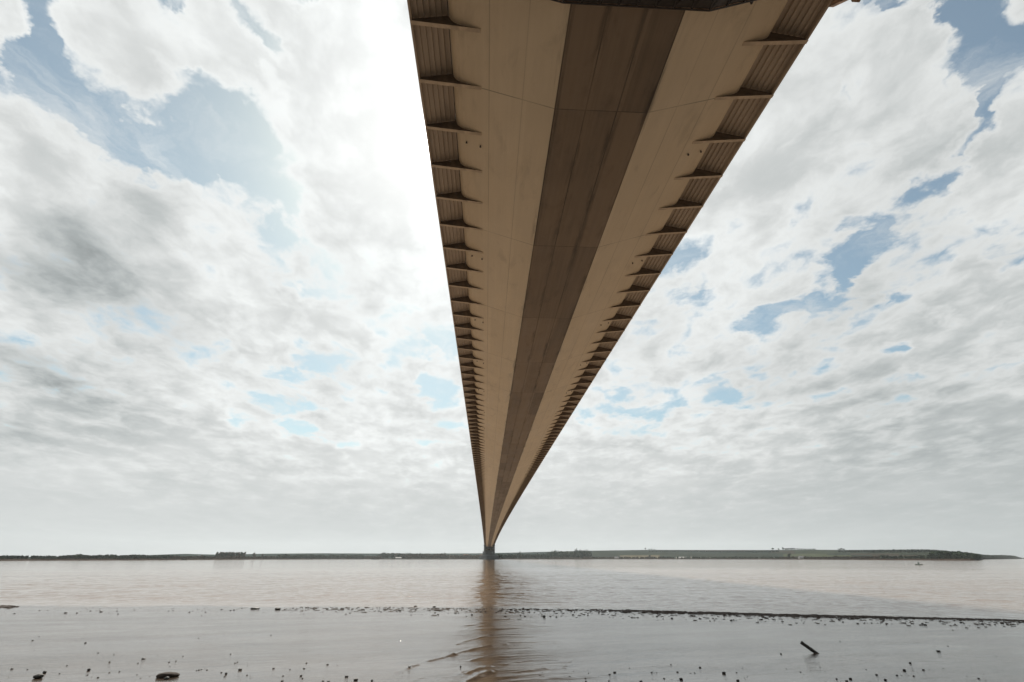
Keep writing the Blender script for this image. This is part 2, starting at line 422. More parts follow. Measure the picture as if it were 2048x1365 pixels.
# ------------------------------------------------------------------ maintenance gantry slung under the deck
gy0, gy1 = 15.9, 17.9
gz = Z0+zc(17)
gant = tag(empty('maintenance_gantry', (CX, 17, gz)), 'dark brown travelling inspection gantry slung under the bridge deck', 'gantry')
off = .62
gp = [(-14.9, soff(10.6)+.1), (-9.6, soff(9.6)-off), (-4.2, -off+.05), (4.9, -off), (9.6, soff(9.6)-off), (14.9, soff(10.6)+.1)]
def gpt(i, Y, dz_=0): return Vector((gp[i][0], Y-17, gp[i][1]+dz_))
mb = MB()
for Y in (gy0, gy1):
    mb.tube([gpt(i, Y) for i in range(6)], .055, 6); mb.tube([gpt(i, Y, .48) for i in range(1, 5)], .045, 6)
mb.build('chord', M_dark, gant)
mb = MB(); mbp = MB(); mbs = MB()
for i in range(5):
    a, b_ = gpt(i, gy1), gpt(i+1, gy1); L = (b_-a).length; k = max(2, int(L/1.05))
    for j in range(k):
        p = a.lerp(b_, j/k); q = a.lerp(b_, (j+1)/k)
        mb.tube([p, p+Vector((0,0,.48))], .03, 5); mb.tube([p-Vector((0,2.0,0)), p-Vector((0,2.0,-.48))], .03, 5)
        mb.tube([p, p-Vector((0,2.0,0))], .04, 5); mb.tube([p, q-Vector((0,2.0,0))], .025, 5)
    # sagging mesh side panels and floor
    for j in range(k):
        p = a.lerp(b_, (j+.04)/k); q = a.lerp(b_, (j+.96)/k); u = Vector((0,0,1))
        nseg = 1
        mbp.poly_prism([p+u*.02, q+u*.02, q+u*(.40+.06*math.sin(j*2.1+i)), p+u*(.44+.04*math.sin(j*1.7))], (0,-.045,0), (0,-.03,0))
    u2 = Vector((0,-1.96,0))
    mbs.poly_prism([a+Vector((0,-.1,.05)), b_+Vector((0,-.1,.05)), b_+u2+Vector((0,0,.05)), a+u2+Vector((0,0,.05))], (0,0,-.01), (0,0,.015))
mb.build('lattice', M_dark, gant); mbp.build('side_panel', M_rust, gant); mbs.build('walkway', M_dark, gant)
for s in (-1, 1):                                # end arms beyond the deck edge, each with its trolley block
    xa, xb = sorted((s*14.30, s*14.62))
    mb = MB(); mb.poly_prism([(0,2.2,2.72),(0,1.55,2.95),(0,.75,2.25),(0,-1.0,2.15),(0,-1.0,1.5),(0,.95,1.5)], (xa,0,0), (xb,0,0)); mb.build('end_arm', M_rust, gant)
    xa, xb = sorted((s*14.62, s*15.12))
    MB().box(xa, xb, .25, 1.0, 1.25, 2.05).build('trolley', M_rust, gant)
mb = MB(); mb.tube([(7.9, .95, soff(7.9)-.62), (7.95, 1.15, soff(7.9)-.75)], [.16, .05], 6); mb.tube([(7.9, .95, soff(7.9)-.2), (7.9, .95, soff(7.9)-.62)], .035, 6)
mb.build('floodlight', M_dark, gant)

# ------------------------------------------------------------------ mudflat, water
wl_px = [(-700,1216),(-300,1213),(0,1212),(300,1212.5),(500,1213),(800,1214),(1000,1216),(1200,1218),(1350,1222),(1536,1227),(1700,1231),(1900,1236),(2048,1240),(2300,1249)]
wl = np.array([at_z(x, y, 0)[:2] for x, y in wl_px])
wl = np.vstack([[-400, wl[0,1]+4], wl, [400, wl[-1,1]-6]])
def yedge(X): return np.interp(X, wl[:,0], wl[:,1])
SL = .034
def mud_base(X, Y):
    d = yedge(X)-Y
    z = d*SL
    z = np.where(d > 36, 36*SL+(d-36)*.12, z)
    z = np.where(d > 60, z+(d-60)*.35, z)  # unseen bank behind the camera, steepened to block low rear sky light
    return np.where(z > 13, 13, z)
def vnoise(x, y, seed):
    """smooth value noise on arrays"""
    xi, yi = np.floor(x).astype(np.int64), np.floor(y).astype(np.int64); xf, yf = x-xi, y-yi
    def h(i, j):
        a = (i*374761393 + j*668265263 + seed*982451653) & 0xffffffff
        a = ((a ^ (a >> 13))*1274126177) & 0xffffffff
        return ((a ^ (a >> 16)) & 0xffff)/65535.0
    u, v = xf*xf*(3-2*xf), yf*yf*(3-2*yf)
    return (h(xi,yi)*(1-u)+h(xi+1,yi)*u)*(1-v)+(h(xi,yi+1)*(1-u)+h(xi+1,yi+1)*u)*v - .5
def mud_solve(x, y, extra=0.0):
    """where the line of sight meets the mud"""
    z = .5
    for _ in range(30):
        p = at_z(x, y, z); z = .6*z+.4*(float(mud_base(np.array(p.x), np.array(p.y)))+extra)
    return at_z(x, y, z)
RIDGES = [([(800,1345),(822,1334),(845,1325),(880,1318),(905,1311)], .05, .10), ([(905,1311),(930,1302),(955,1297),(982,1292)], .045, .09),
          ([(908,1291),(935,1281),(958,1276),(980,1270)], .03, .10), ([(920,1262),(950,1254),(975,1250)], .02, .12), ([(932,1252),(965,1246)], .02, .12),
          ([(925,1349),(950,1341),(975,1335)], .035, .10), ([(935,1365),(962,1352),(985,1344)], .05, .10), ([(1010,1290),(1040,1283),(1058,1279)], .03, .12),
          ([(1000,1315),(1030,1308),(1052,1303)], .02, .10), ([(1130,1340),(1145,1328),(1155,1318)], .035, .08), ([(1040,1348),(1070,1342),(1090,1341)], .025, .1),
          ([(1010,1330),(1035,1326),(1060,1322)], .02, .08), ([(940,1323),(965,1316),(980,1311)], .03, .09), ([(845,1357),(830,1362),(812,1368)], .03, .09)]
RP = [([mud_solve(x, y) for x, y in pts], h, wd) for pts, h, wd in RIDGES]
azs = np.concatenate([np.linspace(-math.pi, -1.15, 40)[:-1], np.linspace(-1.15, 1.15, 900), np.linspace(1.15, math.pi, 40)[1:]])
ds = np.concatenate([[.05, 1, 2.5, 4, 5.5, 7, 8], np.geomspace(8.6, 46, 420), np.linspace(48, 120, 24)])
A, DD = np.meshgrid(azs, ds); X = DD*np.sin(A); Y = DD*np.cos(A)
Zm = mud_base(X, Y)
near = np.clip((50-DD)/10, 0, 1)
wx = X*.94+Y*.34; wy = -X*.34+Y*.94                      # ripples run a little slantwise
rip = vnoise(wx*.45, wy*2.4, 1)*.027 + vnoise(wx*1.1, wy*5.5, 2)*.009 + vnoise(wx*.12, wy*.4, 3)*.035 + vnoise(X*3, Y*9, 4)*.003
amp = .6+.5*np.exp(-((X-.2-Y*.02)/3.0)**2)              # the rills are crisper along the runnel under the bridge
Zm = Zm+rip*near*amp
for pts, h, wd in RP:
    best = np.full(X.shape, 9e9); fade = np.zeros(X.shape)
    for a, b_ in zip(pts[:-1], pts[1:]):
        ab = np.array([b_.x-a.x, b_.y-a.y]); L2 = ab@ab
        t = np.clip(((X-a.x)*ab[0]+(Y-a.y)*ab[1])/L2, 0, 1)
        dd = np.hypot(X-a.x-t*ab[0], Y-a.y-t*ab[1]); best = np.minimum(best, dd)
    best = best+(vnoise(X*2.5, Y*2.5, 9)+.6*vnoise(X*9, Y*9, 10))*wd*1.1
    Zm = Zm+h*.45*np.exp(-(best/(wd*.8))**2)
Zm = Zm+(vnoise(X*1.7, Y*1.7, 11)*.018+vnoise(X*.33, Y*.33, 12)*.035)*np.exp(-((yedge(X)-Y)/2.0)**2)
nr, nc = X.shape
verts = np.stack([X, Y, Zm], -1).reshape(-1, 3)
ii = np.arange(nr*nc).reshape(nr, nc)
quads = np.stack([ii[:-1,:-1], ii[:-1,1:], ii[1:,1:], ii[1:,:-1]], -1).reshape(-1, 4)
mud_v = verts
me = bpy.data.meshes.new('mudflat'); me.vertices.add(len(verts)); me.vertices.foreach_set('co', verts.ravel())
me.loops.add(quads.size); me.loops.foreach_set('vertex_index', quads[:, ::-1].ravel()); me.polygons.add(len(quads))
me.polygons.foreach_set('loop_start', np.arange(0, quads.size, 4)); me.polygons.foreach_set('loop_total', np.full(len(quads), 4)); me.update(calc_edges=True)

M_mud, nt_, b = newmat('wet_mud'); n = N(nt_); o = n.obj()
film = n.noise(n.vec('MULTIPLY', o, (.5, 1.4, 1)), .8, 5, .6)
n.link(n.mix(n.ramp(film, .35, .7), (.048,.034,.024), (.080,.060,.044)), b.inputs['Base Color'])
rot = n.comb(n.math('ADD', n.math('MULTIPLY', n.sep(o)[0], .95), n.math('MULTIPLY', n.sep(o)[1], .3)), n.math('ADD', n.math('MULTIPLY', n.sep(o)[0], -.3), n.math('MULTIPLY', n.sep(o)[1], .95)))
r1 = n.noise(n.vec('MULTIPLY', rot, (1.3, 5.5, 1)), 1.0, 5, .6)
r2 = n.noise(n.vec('MULTIPLY', rot, (6, 22, 1)), 1.0, 3, .6)
calm = n.ramp(n.noise(n.vec('MULTIPLY', rot, (.12, .5, 1)), 1.0, 4, .6), .38, .66, .5, 1.2)
n.link(n.bump(n.math('MULTIPLY', n.math('ADD', r1, n.math('MULTIPLY', r2, .16)), calm), .6, .038), b.inputs['Normal'])
n.link(n.ramp(film, .3, .75, .15, .08), b.inputs['Roughness'])
b.inputs['IOR'].default_value = 2.05
mud = tag(link('mudflat', me, M_mud, smooth=True), kind='structure')

M_wat, nt_, b = newmat('estuary_water'); n = N(nt_); o = n.obj()
big = n.noise(n.vec('MULTIPLY', o, (.0015, .006, 1)), 1.0, 4, .55)
n.link(n.mix(n.ramp(big, .35, .65), (.165,.118,.085), (.225,.165,.120)), b.inputs['Base Color'])
w1 = n.noise(n.vec('MULTIPLY', o, (.50, .75, 1)), 1.0, 3, .6, .3)
w2 = n.noise(n.vec('MULTIPLY', o, (1.9, 2.6, 1)), 1.0, 4, .65, .2)
w3 = n.noise(n.vec('MULTIPLY', o, (.02, .09, 1)), 1.0, 3, .5)
h_ = n.math('ADD', n.math('MULTIPLY', w1, .55), n.math('MULTIPLY', w2, .22))
h_ = n.math('MULTIPLY', h_, n.ramp(w3, .3, .7, .55, 1.15))
n.link(n.bump(h_, 1.0, .25), b.inputs['Normal'])
b.inputs['Roughness'].default_value = .07; b.inputs['IOR'].default_value = 1.45
S = 60000.0
azw = np.concatenate([np.linspace(-math.pi, -1.05, 30)[:-1], np.linspace(-1.05, 1.05, 1000), np.linspace(1.05, math.pi, 30)[1:]])
dw = np.concatenate([[.05, 10, 18], np.geomspace(22, 190, 520), [230, 300, 450, 800, 1500, 3000, 8000, 20000, S]])
A, DD = np.meshgrid(azw, dw); X = DD*np.sin(A); Y = DD*np.cos(A)
wz = np.zeros(X.shape)
for q, (L, am, th) in enumerate([(7.0,.028,.2), (3.6,.028,-.5), (2.1,.027,.6), (1.3,.021,-.1), (.8,.012,.9), (.5,.007,-.8)]):
    c, s_ = math.cos(th), math.sin(th); u = X*c+Y*s_; v = -X*s_+Y*c
    wz += am*2*vnoise(u/(L*.75)+17*q, v/(L*.5)+5*q, 40+q)
fadew = np.clip((190-DD)/110, 0, 1)*np.clip((DD-20)/3, 0, 1)*np.clip((Y-yedge(X)+.3)/7, .03, 1)
Zw = wz*fadew
verts = np.stack([X, Y, Zw], -1).reshape(-1, 3); nr, nc = X.shape; ii = np.arange(nr*nc).reshape(nr, nc)
qw = np.stack([ii[:-1,:-1], ii[:-1,1:], ii[1:,1:], ii[1:,:-1]], -1).reshape(-1, 4)
me = bpy.data.meshes.new('water'); me.vertices.add(len(verts)); me.vertices.foreach_set('co', verts.ravel())
me.loops.add(qw.size); me.loops.foreach_set('vertex_index', qw[:, ::-1].ravel()); me.polygons.add(len(qw))
me.polygons.foreach_set('loop_start', np.arange(0, qw.size, 4)); me.polygons.foreach_set('loop_total', np.full(len(qw), 4)); me.update(calc_edges=True)
tag(link('water', me, M_wat, smooth=True), kind='structure')

from mathutils.bvhtree import BVHTree
_bvh = BVHTree.FromPolygons([tuple(v) for v in mud_v.tolist()], [tuple(q) for q in quads.tolist()])
def on_mud(x, y):
    hit = _bvh.ray_cast(Vector((0,0,CAM_H)), look(x, y), 200)[0]
    return hit if hit is not None and hit.length < 90 else mud_solve(x, y)
# ------------------------------------------------------------------ far bank
shore_px = [(-500,1124,800),(0,1122.0,0),(150,1121.4,0),(280,1120.9,0),(400,1120.2,0),(540,1119.4,0),(700,1118.9,0),(1300,1118.9,0),(1450,1119.1,0),(1600,1119.6,0),(1700,1120.1,0),(1800,1120.9,0),(1860,1121.2,0),(1950,1121.6,0),(1962,1119.3,0),(2048,1118.2,0),(2200,1118.0,0),(2400,1118.0,0)]
sky_px = [(-500,1116),(0,1115.2),(120,1114.6),(190,1112.6),(280,1111.6),(340,1109.6),(370,1108.6),(440,1109.8),(540,1107.8),(650,1107.2),(800,1107.6),(950,1107.4),(1040,1105.5),(1100,1104),(1180,1102),(1300,1100.4),(1400,1100.7),(1540,1100.9),(1580,1100.3),(1640,1100.2),(1700,1100.7),(1780,1100.2),(1860,1100.0),(1890,1102),(1930,1105),(1960,1109),(2000,1113.5),(2030,1115.6),(2048,1116.2),(2200,1116.5),(2400,1116.6)]
sx = np.array([p[0] for p in shore_px]); sy = np.array([p[1] for p in shore_px])
kx = np.array([p[0] for p in sky_px]); ky = np.array([p[1] for p in sky_px])
def sight(x, y):
    v = look(x, y); hor = math.hypot(v.x, v.y); return v.x/hor, v.y/hor, v.z/hor
def shore_d(x):
    y = np.interp(x, sx, sy); _, _, t = sight(x, y); return -CAM_H/t
def ridge_tan(x): return sight(x, np.interp(x, kx, ky))[2]
def land(x, d):
    """height of the far bank in the sight line x, d metres beyond its shore"""
    s = shore_d(x); top = CAM_H+ridge_tan(x)*(s+1100)
    t = min(max((d-60)/1040, 0), 1); t = t*t*(3-2*t)
    bank_ = min(d/6, 1)*2.0
    h = bank_+(top-bank_)*(t**1.15)
    if d > 1100: h = top-(d-1100)*.02
    return h
xs_ = np.arange(-480, 2400, 8.0)
offs = [-30, 0, 6, 20, 45, 80, 120, 170, 230, 300, 380, 470, 570, 680, 800, 930, 1040, 1100, 1180, 1500]
verts = []
for x in xs_:
    s = shore_d(x); vx, vy, _ = sight(x, 1117)
    for d in offs:
        z = -1.2 if d < 0 else land(x, d)
        if 60 < d < 1050: z += 1.5*math.sin(x*.021+d*.011)*math.sin(d*.006)
        verts.append((vx*(s+d), vy*(s+d), z))
k = len(offs); faces = []
for i in range(len(xs_)-1):
    for j in range(k-1): a = i*k+j; faces.append((a, a+k, a+k+1, a+1))
me = bpy.data.meshes.new('hills'); me.from_pydata(verts, [], faces); me.update()
ca = me.color_attributes.new('field', 'FLOAT_COLOR', 'CORNER')
G1, G2, G3, BR, TAN, WD, CH = (.021,.025,.019), (.026,.031,.022), (.044,.050,.031), (.03,.027,.021), (.085,.075,.05), (.021,.026,.021), (.28,.27,.24)
def field(x, j):
    d = offs[j]
    if d < 20: return (.030,.022,.017)
    if 1345 < x < 1392 and 45 <= d <= 230: return CH
    if 1235 < x < 1315 and 80 <= d <= 380: return TAN
    if 1565 < x < 1700 and 300 <= d <= 570 - (x-1565)*1.2: return G3
    if 1590 < x < 1680 and d >= 570 and d < 900: return G2
    if x < 1090: return (.024,.032,.028)
    if d < 120: return BR if (int(x/60)*7+j) % 3 else WD
    q = (int(x/95+j*.37)*31+int(j/2)*17) % 7
    return (G1, WD, G1, G2, BR, WD, G1)[q]
for p in me.polygons:
    i, j = divmod(p.index, k-1); c = field(xs_[i], j)
    for li in p.loop_indices: ca.data[li].color = (*c, 1)
M_hill, nt_, b = newmat('far_fields'); n = N(nt_)
at_ = nt_.nodes.new('ShaderNodeAttribute'); at_.attribute_name = 'field'
nz = n.noise(n.obj(), .03, 5, .6)
n.link(n.vec('SCALE', at_.outputs['Color'], scale=n.ramp(nz, .3, .7, .7, 1.3)), b.inputs['Base Color']); b.inputs['Roughness'].default_value = 1.0; b.inputs['Specular IOR Level'].default_value = 0.0
tag(link('hills', me, M_hill, smooth=True), kind='structure')

# vegetation: crowns and woods of many small leaf clumps
def foliage_mat(name, c, var=.4):
    m = simple(name, c, 1.0, var, .35); m.node_tree.nodes['Principled BSDF'].inputs['Specular IOR Level'].default_value = 0.0
    return m
M_wood = foliage_mat('woodland_green', (.05,.062,.042)); M_woodb = foliage_mat('bare_woodland', (.085,.070,.052)); M_ever = foliage_mat('evergreen', (.03,.042,.026))
M_reed = foliage_mat('reed', (.11,.085,.055)); M_bark = simple('bark', (.06,.05,.04), .9)
def clumps(centres, name, m, parent=None, leaf=1.5, per=40, seed=0):
    """leaf clumps: per small faces scattered on and through every ellipsoid (x, y, z, rx, rz)"""
    r_ = np.random.default_rng(seed); Vv = []; Fv = []
    for (x, y, z, rx, rz) in centres:
        dirs = r_.normal(size=(per, 3)); dirs /= np.linalg.norm(dirs, axis=1)[:, None]
        rad = .55+.5*r_.random(per)
        pts = dirs*rad[:, None]*np.array([rx, rx, rz])+np.array([x, y, z])
        a = r_.normal(size=(per, 3)); a /= np.linalg.norm(a, axis=1)[:, None]
        b_ = np.cross(a, dirs); b_ /= np.linalg.norm(b_, axis=1)[:, None]+1e-6
        s_ = leaf*(.6+.8*r_.random(per))[:, None]
        for p, aa, bb in zip(pts, a*s_, b_*s_):
            q = len(Vv); Vv += [tuple(p-aa), tuple(p+bb), tuple(p+aa), tuple(p-bb)]; Fv.append((q, q+1, q+2, q+3))
    me = bpy.data.meshes.new(name); me.from_pydata(Vv, [], Fv); me.update()
    return link(name, me, m, parent)
def ground_pt(x, d):
    s = shore_d(x); vx, vy, _ = sight(x, 1117); return Vector((vx*(s+d), vy*(s+d), land(x, d)))
def wood(x0, x1, d, ytop, m, label, dens=1.0, seed=0, rows=3, depth=60, cat='wood'):
    """a belt of trees read as one mass; ytop = photo height of its ragged top"""
    r_ = random.Random(seed); cs = []
    L = (ground_pt(x1, d)-ground_pt(x0, d)).length; cnt = int(L/7*dens)
    for row in range(rows):
        for i in range(cnt):
            x = x0+(x1-x0)*(i+r_.random())/cnt; dd = d+depth*row/rows+r_.random()*depth/rows
            g = ground_pt(x, dd); dist = math.hypot(g.x, g.y)
            yt = ytop(x) if callable(ytop) else ytop
            top = CAM_H+sight(x, yt)[2]*dist
            h = max(2.5, (top-g.z)*(.72+.33*r_.random()))
            rx = min(6.5, h*.55)*(.8+.5*r_.random())
            cs.append((g.x, g.y, g.z+h*.52, rx, h*.52))
    o = clumps(cs, 'woodland', m, None, 1.7, 46, seed)
    return tag(o, label, cat, kind='stuff')
jit = lambda base, a, f: (lambda x: base+a*math.sin(x*f)+a*.7*math.sin(x*f*2.7+1))
wood(-300, 128, 25, jit(1115.3,.3,.05), M_wood, 'low dark line of scrub on the far left bank', 1.6, 1, 3)
wood(124, 345, 25, jit(1111.2,.8,.11), M_wood, 'dark bushy wood at the left end of the far bank', 1.1, 2)
wood(340, 560, 20, jit(1113.5,.6,.09), M_woodb, 'brown scrub belt below the row of thin trees on the far bank', 1, 3)
wood(555, 725, 25, jit(1109.8,.8,.10), M_wood, 'blue-green wood on the far bank left of the boatyard', 1, 4)
wood(720, 765, 20, jit(1112.5,.5,.1), M_woodb, 'low scrub beside the small mudbank on the far bank', 1, 5)
wood(757, 822, 60, jit(1106.4,.9,.12), M_wood, 'rounded grey-green copse behind the white shed on the far bank', 1, 6)
wood(790, 890, 20, jit(1107.8,.8,.14), M_woodb, 'brown leafless wood right of the white shed', 1.2, 7)
wood(885, 962, 20, jit(1110.0,.9,.16), M_woodb, 'low brown wood just left of the tower', 1.1, 8)
wood(995, 1100, 30, jit(1108.0,.7,.12), M_wood, 'mixed wood with houses just right of the tower', 1.1, 9)
wood(1095, 1160, 60, jit(1102.6,.8,.10), M_wood, 'dark wood climbing the slope right of the tower', 1.1, 10)
wood(1150, 1182, 110, jit(1099.5,.7,.13), M_ever, 'tallest rounded wood on the slope, right of the tower', 1.3, 11)
wood(1100, 1330, 15, jit(1114.3,.5,.1), M_woodb, 'hedge line along the shore below the tan field', .9, 12, 2, 30)
wood(1325, 1560, 15, jit(1114.6,.4,.08), M_wood, 'dark shoreline hedge beside the white quarry', .8, 13, 2, 30)
wood(1560, 1760, 15, jit(1114.4,.5,.07), M_woodb, 'brown shoreline scrub below the light green field', .8, 14, 2, 30)
wood(1755, 1955, 15, jit(1112.6,.9,.06), M_wood, 'dark wood on the right hand headland shore', 1.0, 15, 3, 60)
wood(1300, 1560, 700, jit(1104.6,.5,.04), M_ever, 'dark band of wood across the middle of the hill', .9, 16, 3, 120)
wood(1680, 1900, 650, jit(1104.3,.8,.045), M_wood, 'dark wood on the upper slope at the right', 1.0, 17, 3, 150)
wood(1870, 2042, 60, lambda x: np.interp(x, [1870,1930,1965,1985,2005,2030,2042],[1104,1106,1110,1111.5,1110.8,1112.5,1116.5]), M_ever, 'dark wood tailing off into the water at the far right', 1.0, 18, 3)

def tree(x, ytop, d, wpx, m, label, group=None, kind='round', seed=0):
    g = ground_pt(x, d); dist = math.hypot(g.x, g.y); top = CAM_H+sight(x, ytop)[2]*dist
    h = max(4.0, top-g.z); pxm = dist/1130.0; rr = max(1.2, wpx*pxm/2)
    t = tag(empty('tree', tuple(g)), label, 'tree', group)
    r_ = random.Random(seed)
    mb = MB(); mb.tube([(0,0,-.5),(0.1,0,h*.3),(0,.1,h*.75)], [.45,.32,.12], 6)
    for k_ in range(4):
        a = r_.random()*6.28; z = h*(.3+.1*k_); mb.tube([(0,0,z),(math.cos(a)*rr*.6, math.sin(a)*rr*.6, z+h*.2)], [.18,.06], 5)
    mb.build('trunk', M_bark, t)
    cs = []
    nc_ = 9
    for i in range(nc_):
        a = r_.random()*6.28; q = r_.random()**.5*rr*.55
        zz = h*(.42+.48*i/nc_) if kind != 'slim' else h*(.25+.65*i/nc_)
        cs.append((math.cos(a)*q, math.sin(a)*q, zz, rr*(.5+.2*r_.random()), h*.14))
    clumps(cs, 'crown', m, t, .8, 34, seed)
    return t
i_ = 0
for x in np.linspace(432, 486, 12):
    tree(x+R.uniform(-1,1), 1103.6+abs(x-462)*.03+R.uniform(-.3,.5), 90, 6, M_woodb if i_ % 2 else M_wood, 'thin see-through tree in the tall row on the far left bank', 'tall thin trees in a row on the far left bank', seed=20+i_); i_ += 1
for x in list(np.linspace(1571, 1586, 4))+list(np.linspace(1590, 1634, 11)):
    tree(x+R.uniform(-.8,.8), 1095.6+(x-1571)*.045+R.uniform(-1.0,1.6), 1060, 2.8 if x > 1588 else 5, M_ever, 'dark slender tree in the clump on the hilltop skyline', 'slender trees in a clump on the hilltop skyline', 'slim', 60+i_); i_ += 1
tree(1549, 1096.0, 1090, 6, M_ever, 'lone round tree on the hill skyline left of the hilltop clump', seed=90)
tree(1561, 1097.3, 1090, 3, M_wood, 'very small tree on the skyline between the lone round tree and the hilltop clump', seed=91)
for q, x in enumerate((1683, 1687.5, 1692)):
    tree(x, (1098.4, 1096.6, 1098)[q], 1080, 4, M_wood, 'tree in the trio on the skyline right of the hilltop clump', 'trio of trees on the skyline', seed=92+q)
for q, x in enumerate((1292.5, 1300, 1305, 1311)):
    tree(x, (1096, 1098.3, 1098, 1099)[q], 1060, 3.4, M_wood, ('tallest of four hedge trees on the skyline above the tan field' if q == 0 else 'lower hedge tree on the skyline above the tan field'), 'hedge trees on the skyline above the tan field', seed=96+q)
tree(1580, 1107.0, 60, 7, M_ever, 'dark pointed evergreen by the shore below the light green field', seed=101)
tree(1672, 1112.2, 40, 10, M_ever, 'broad dark bush-like tree on the shore right of the green field', seed=102)
tree(1040, 1102.6, 60, 4, M_ever, 'small pointed tree rising above the wood right of the tower', kind='slim', seed=103)
tree(507, 1105.6, 60, 6, M_woodb, 'brown round tree standing alone right of the tall thin row', seed=104)
tree(524, 1107.6, 60, 4, M_woodb, 'second smaller brown round tree right of the tall thin row', seed=105)
tree(797, 1106.4, 20, 11, M_ever, 'dark dense tree standing over the white shed', seed=106)
tree(1110, 1099.9, 100, 7, M_ever, 'dark tree above the white house on the slope', seed=107)
tree(1300, 1110.5, 200, 4, M_wood, 'small tree in the tan field', seed=108)

# buildings on the far bank
M_white = simple('white_render', (.42,.41,.39), .8, .08, .5); M_roof = simple('slate_roof', (.12,.12,.13), .8, .2, .5); M_win = simple('window_glass', (.03,.04,.05), .15, .1, 1); M_tile = simple('clay_tile', (.28,.13,.08), .8, .2, .5)
M_brick = simple('brick', (.30,.16,.10), .85, .2, .5)
def house(x, d, L, W, H, RH, mw, mr, label, cat='house', rz=0.0):
    g = ground_pt(x, d); t = tag(empty('house' if cat == 'house' else 'shed', (g.x, g.y, g.z-.3)), label, cat); t.rotation_euler = (0,0,rz)
    mb = MB(); mb.box(-L/2,L/2,-W/2,W/2,0,H)
    mb.poly_prism([(0,-W/2,H),(0,W/2,H),(0,0,H+RH*.95)], (-L/2,0,0), (L/2,0,0)); mb.build('wall', mw, t)
    mb = MB(); e = .4
    mb.poly_prism([(0,-W/2-e,H-e*RH/(W/2)),(0,0,H+RH),(0,W/2+e,H-e*RH/(W/2)),(0,W/2+e,H-e*RH/(W/2)+.25),(0,0,H+RH+.28),(0,-W/2-e,H-e*RH/(W/2)+.25)], (-L/2-e,0,0), (L/2+e,0,0))
    rf = mb.build('roof', mr, t)
    if cat == 'house': MB().box(L*.3,L*.3+1,-.5,.5,H+RH*.6,H+RH+1.2).build('chimney', M_brick, rf)
    for i in range(max(2, int(L/4))):
        xx = -L/2+L*(i+.5)/max(2, int(L/4)); MB().box(xx-.6,xx+.6,-W/2-.03,-W/2+.1,H*.45,H*.45+1.2).build('window', M_win, t)
    return t
house(797, 8, 17, 8, 2.4, 1.2, M_white, M_white, 'long low white shed on the shore below a dark tree', 'shed')
house(1100.5, 120, 9, 7, 5, 2.5, M_white, M_white, 'white house on the wooded slope right of the tower')
house(1082, 70, 10, 7, 4, 2.5, M_white, M_roof, 'small pale house low among the trees right of the tower')
house(1233, 12, 11, 7, 3, 2, M_white, M_roof, 'small pale house on the shore below the hillside fields')
house(1603, 25, 12, 7, 3, 2, M_white, M_roof, 'pale cottage on the shore below the light green field')
house(399, 60, 8, 6, 3.5, 2, M_white, M_roof, 'tiny white house on the far left bank')
house(1363, 30, 16, 8, 3, 1.5, M_white, M_white, 'white building beside the chalk quarry scar', 'building')
house(963, 60, 12, 9, 8, 3, M_brick, M_tile, 'orange brick building just left of the tower', 'building')
house(931, 90, 16, 10, 9, 3, M_brick, M_tile, 'reddish building rising above the brown wood left of the tower', 'building')
g = ground_pt(899.5, 20); t = tag(empty('mast', tuple(g)), 'thin pale mast standing on the far bank left of the tower', 'mast')
MB().tube([(0,0,0),(0,0,18)], [.45,.25], 8).build('pole', M_white, t); MB().box(-1.2,1.2,-.15,.15,14,14.4).build('yard', M_white, t)

# mudbanks / moored barges off the far bank
def barge(x, y, L, label):
    p = at_z(x, y, 0); t = tag(empty('barge', tuple(p)), label, 'boat')
    ol = [(-L/2,0),(-L*.42,-1.8),(L*.38,-1.8),(L/2,0),(L*.38,1.8),(-L*.42,1.8)]
    mb = MB(); mb.poly_prism([(a, b_, -.3) for a, b_ in ol], (0,0,0), (0,0,1.5)); mb.build('hull', M_dark, t)
    MB().box(-L*.3,-L*.12,-1.1,1.1,1.2,2.6).build('cabin', M_dark, t)
barge(368, 1120.9, 9, 'small dark barge lying off the far left bank'); barge(750, 1119.6, 16, 'long dark barge lying off the far bank left of the white shed')

# ------------------------------------------------------------------ green light float
p = at_z(1838, 1130.6, 0); dist = math.hypot(p.x, p.y)
buoy = tag(empty('navigation_buoy', tuple(p)), 'green boat-shaped navigation buoy with a lattice light tower, afloat at the right', 'buoy')
buoy.rotation_euler = (0, 0, -math.atan2(p.x, p.y)+.15)
M_grn = simple('green_paint', (.012,.06,.028), .5, .2, 1); M_red = simple('red_boot_top', (.10,.035,.025), .6, .3, 1)
k_ = dist/958.0*1.0
L = 14.5*k_*.60
sec = [(-.5,.02,.55),(-.42,.10,.42),(-.2,.15,.36),(.1,.15,.34),(.32,.12,.38),(.46,.05,.46),(.5,.01,.5)]
Vv = []; Fv = []
for u, wd, zt in sec:
    X_ = u*L; W_ = wd*L; Zt = zt*L*.28
    Vv += [(X_,-W_,Zt),(X_,-W_*.8,-.15),(X_,0,-.3),(X_,W_*.8,-.15),(X_,W_,Zt)]
for i in range(len(sec)-1):
    for j in range(5): a = i*5+j; b_ = i*5+(j+1)%5; Fv.append((a, b_, b_+5, a+5))
Fv += [tuple(range(5))[::-1], tuple(range(len(Vv)-5, len(Vv)))]
me = bpy.data.meshes.new('hull'); me.from_pydata(Vv, [], Fv); me.update(); link('hull', me, M_grn, buoy)
zt = L*.10; ht = L*.30; mb = MB()
for sx_, sy_ in ((-1,-1),(1,-1),(1,1),(-1,1)): mb.tube([(sx_*L*.11, sy_*L*.09, zt), (sx_*L*.075, sy_*L*.07, zt+ht)], L*.012, 5)
for q in range(3):
    z_ = zt+ht*q/3
    for sy_ in (-1, 1): mb.tube([(-L*.1, sy_*L*.085, z_), (L*.08, sy_*L*.075, z_+ht/3)], L*.008, 4)
